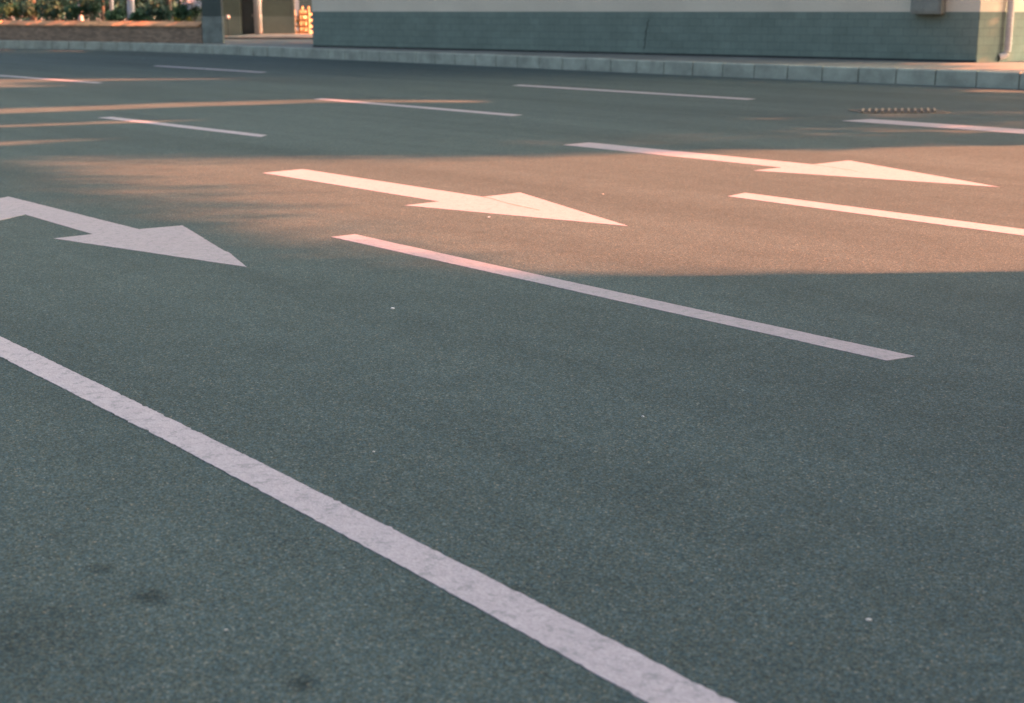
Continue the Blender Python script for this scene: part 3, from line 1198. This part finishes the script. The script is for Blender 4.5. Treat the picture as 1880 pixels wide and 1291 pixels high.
# unseen trees added to shade the road; crowns cut so wanted light falls through
lit_px = [[(2600, 512), (1880, 507), (1000, 499), (900, 487), (800, 468), (600, 428), (400, 375), (200, 326), (70, 297),
           (200, 291), (600, 291), (940, 288), (1300, 279), (1880, 273), (2600, 266)],
          [(-200, 214), (0, 209.5), (300, 198.5), (590, 189), (900, 189), (900, 184), (580, 182), (300, 189), (0, 200), (-200, 206)],
          [(-100, 240), (0, 235), (300, 225), (420, 219), (200, 222), (0, 229.5), (-100, 233)],
          [(-100, 275), (0, 268), (250, 254), (250, 250), (0, 260), (-100, 264)],
          [(-100, 107), (0, 104), (120, 98.5), (120, 96.5), (0, 101), (-100, 104)]]
lit = [[(at(*p).x, at(*p).y) for p in poly] for poly in lit_px]
pool = lit.pop(0)


def pool_open(x, y):
    """how open the boughs are over a point of the road: 1 in the gap, 0 well outside it"""
    dmin = 1e9
    ny = 0
    for (x0, y0), (x1, y1) in zip(pool, pool[1:] + pool[:1]):
        dx, dy = x1 - x0, y1 - y0
        t = max(0, min(1, ((x - x0) * dx + (y - y0) * dy) / (dx * dx + dy * dy)))
        dd_ = math.hypot(x - x0 - t * dx, y - y0 - t * dy)
        dmin = min(dmin, dd_)
    sd_ = dmin if inside((x, y), pool) else -dmin
    wd_ = 0.22 + max(0.0, min(1.0, (2.0 - x) / 6.0)) * 2.2
    if y > 13.5:
        wd_ = max(wd_ * 0.75, 0.75)
    t = max(0.0, min(1.0, (sd_ + wd_ * 0.55) / (1.2 * wd_)))
    return t * t * (3 - 2 * t)


soft_px = [[(900, 255), (1300, 240), (1880, 222), (2300, 212), (2300, 235), (1880, 245), (1300, 262), (900, 272)],
           [(1100, 226), (1560, 211), (1880, 203), (2200, 197), (2200, 205), (1880, 210), (1560, 217), (1100, 232)]]
soft = [[(at(*p).x, at(*p).y) for p in poly] for poly in soft_px]
TE = math.tan(SUN_EL)
# (t, s, crown centre height, radius across, leaf count, sparse)
ta = [(27.5, 6.4, 13.2, 7.2, 105000, 4.3), (27, 18.7, 13.0, 7.4, 110000, 4.5), (26, 19.4, 9.8, 2.7, 13000, 4.9), (25, 22.0, 9.6, 2.6, 13000, 4.9), (26, 24.9, 9.9, 2.5, 13000, 4.9),
      (25, 27.6, 9.8, 2.5, 13000, 4.9), (26, 30.4, 10.0, 2.5, 13000, 4.9), (27, 33.4, 10.0, 2.4, 9000, 4.6), (31, 38.0, 9.2, 3.6, 9500, 4.2)]
tl = ['great spreading street tree behind the corner shop', 'great spreading street tree in the middle of the row', 'slim street tree right beside the great spreading one',
      'fourth street tree from the corner shop', 'fifth street tree from the corner shop', 'sixth street tree from the corner shop', 'seventh street tree from the corner shop',
      'street tree before the last of the row, across from the rain pipe', 'thin leaved street tree at the far end of the row']
lit_wall = [(10.0, 29.0), (40, 29.0), (40, 36.0), (10.6, 36.0)]
for (t0, s0_, zc_, rs_, nl_, hz_), lb in zip(ta, tl):
    base = sun_frame(t0, s0_)
    e = empty('street_tree', base)
    tag(e, lb, 'tree', 'street trees in a row at right')
    bm = bmesh.new()
    tube(bm, [(0, 0, -0.1), (0.02, 0, 1.2), (0.0, 0.03, 2.6), (0.05, 0, zc_ + 1)], [0.2, 0.15, 0.12, 0.04], 12)
    for k in range(6):
        a = k * 1.05
        if nl_ > 50000:                        # the big ones fork away from the gap
            a = (0.5 + k * 0.42) * (-1 if s0_ < 10 else 1)
        tube(bm, [(0, 0, zc_ - 1.0), (math.cos(a) * 0.9, math.sin(a) * 0.9, zc_ + 0.2), (math.cos(a) * 1.8, math.sin(a) * 1.8, zc_ + 1.5)], [0.08, 0.05, 0.015], 8)
    obj('trunk', bm, M['bark'], e, True)
    pts = []
    for k in range(nl_):
        d = Vector((random.gauss(0, 1), random.gauss(0, 1), random.gauss(0, 1))).normalized() * random.random() ** 0.42
        p = Vector((d.x * 2.3, d.y * rs_, zc_ + d.z * hz_))
        wp = base + p
        L = wp.z / TE
        gx, gy = wp.x - ST.x * L, wp.y - ST.y * L
        po = pool_open(gx, gy)
        if po > 0.002 and random.random() > min(1.0, -math.log(po + 1e-4) / 5.0):
            continue
        if any(inside((gx, gy), q) for q in lit):  # leaves left out where light streaks should reach the road
            continue
        if any(inside((gx, gy), q) for q in soft) and random.random() < 0.78:
            continue
        L2 = (wp.z - ZP) / TE
        if inside((wp.x - ST.x * L2, wp.y - ST.y * L2), lit_wall) and random.random() < 0.65:
            continue
        if wp.z < 2.6:
            continue
        pts.append(p)
    leaf_mesh('crown', pts, 0.115 if nl_ > 50000 else 0.24, M['shade_leaf'], e, elong=1.3)
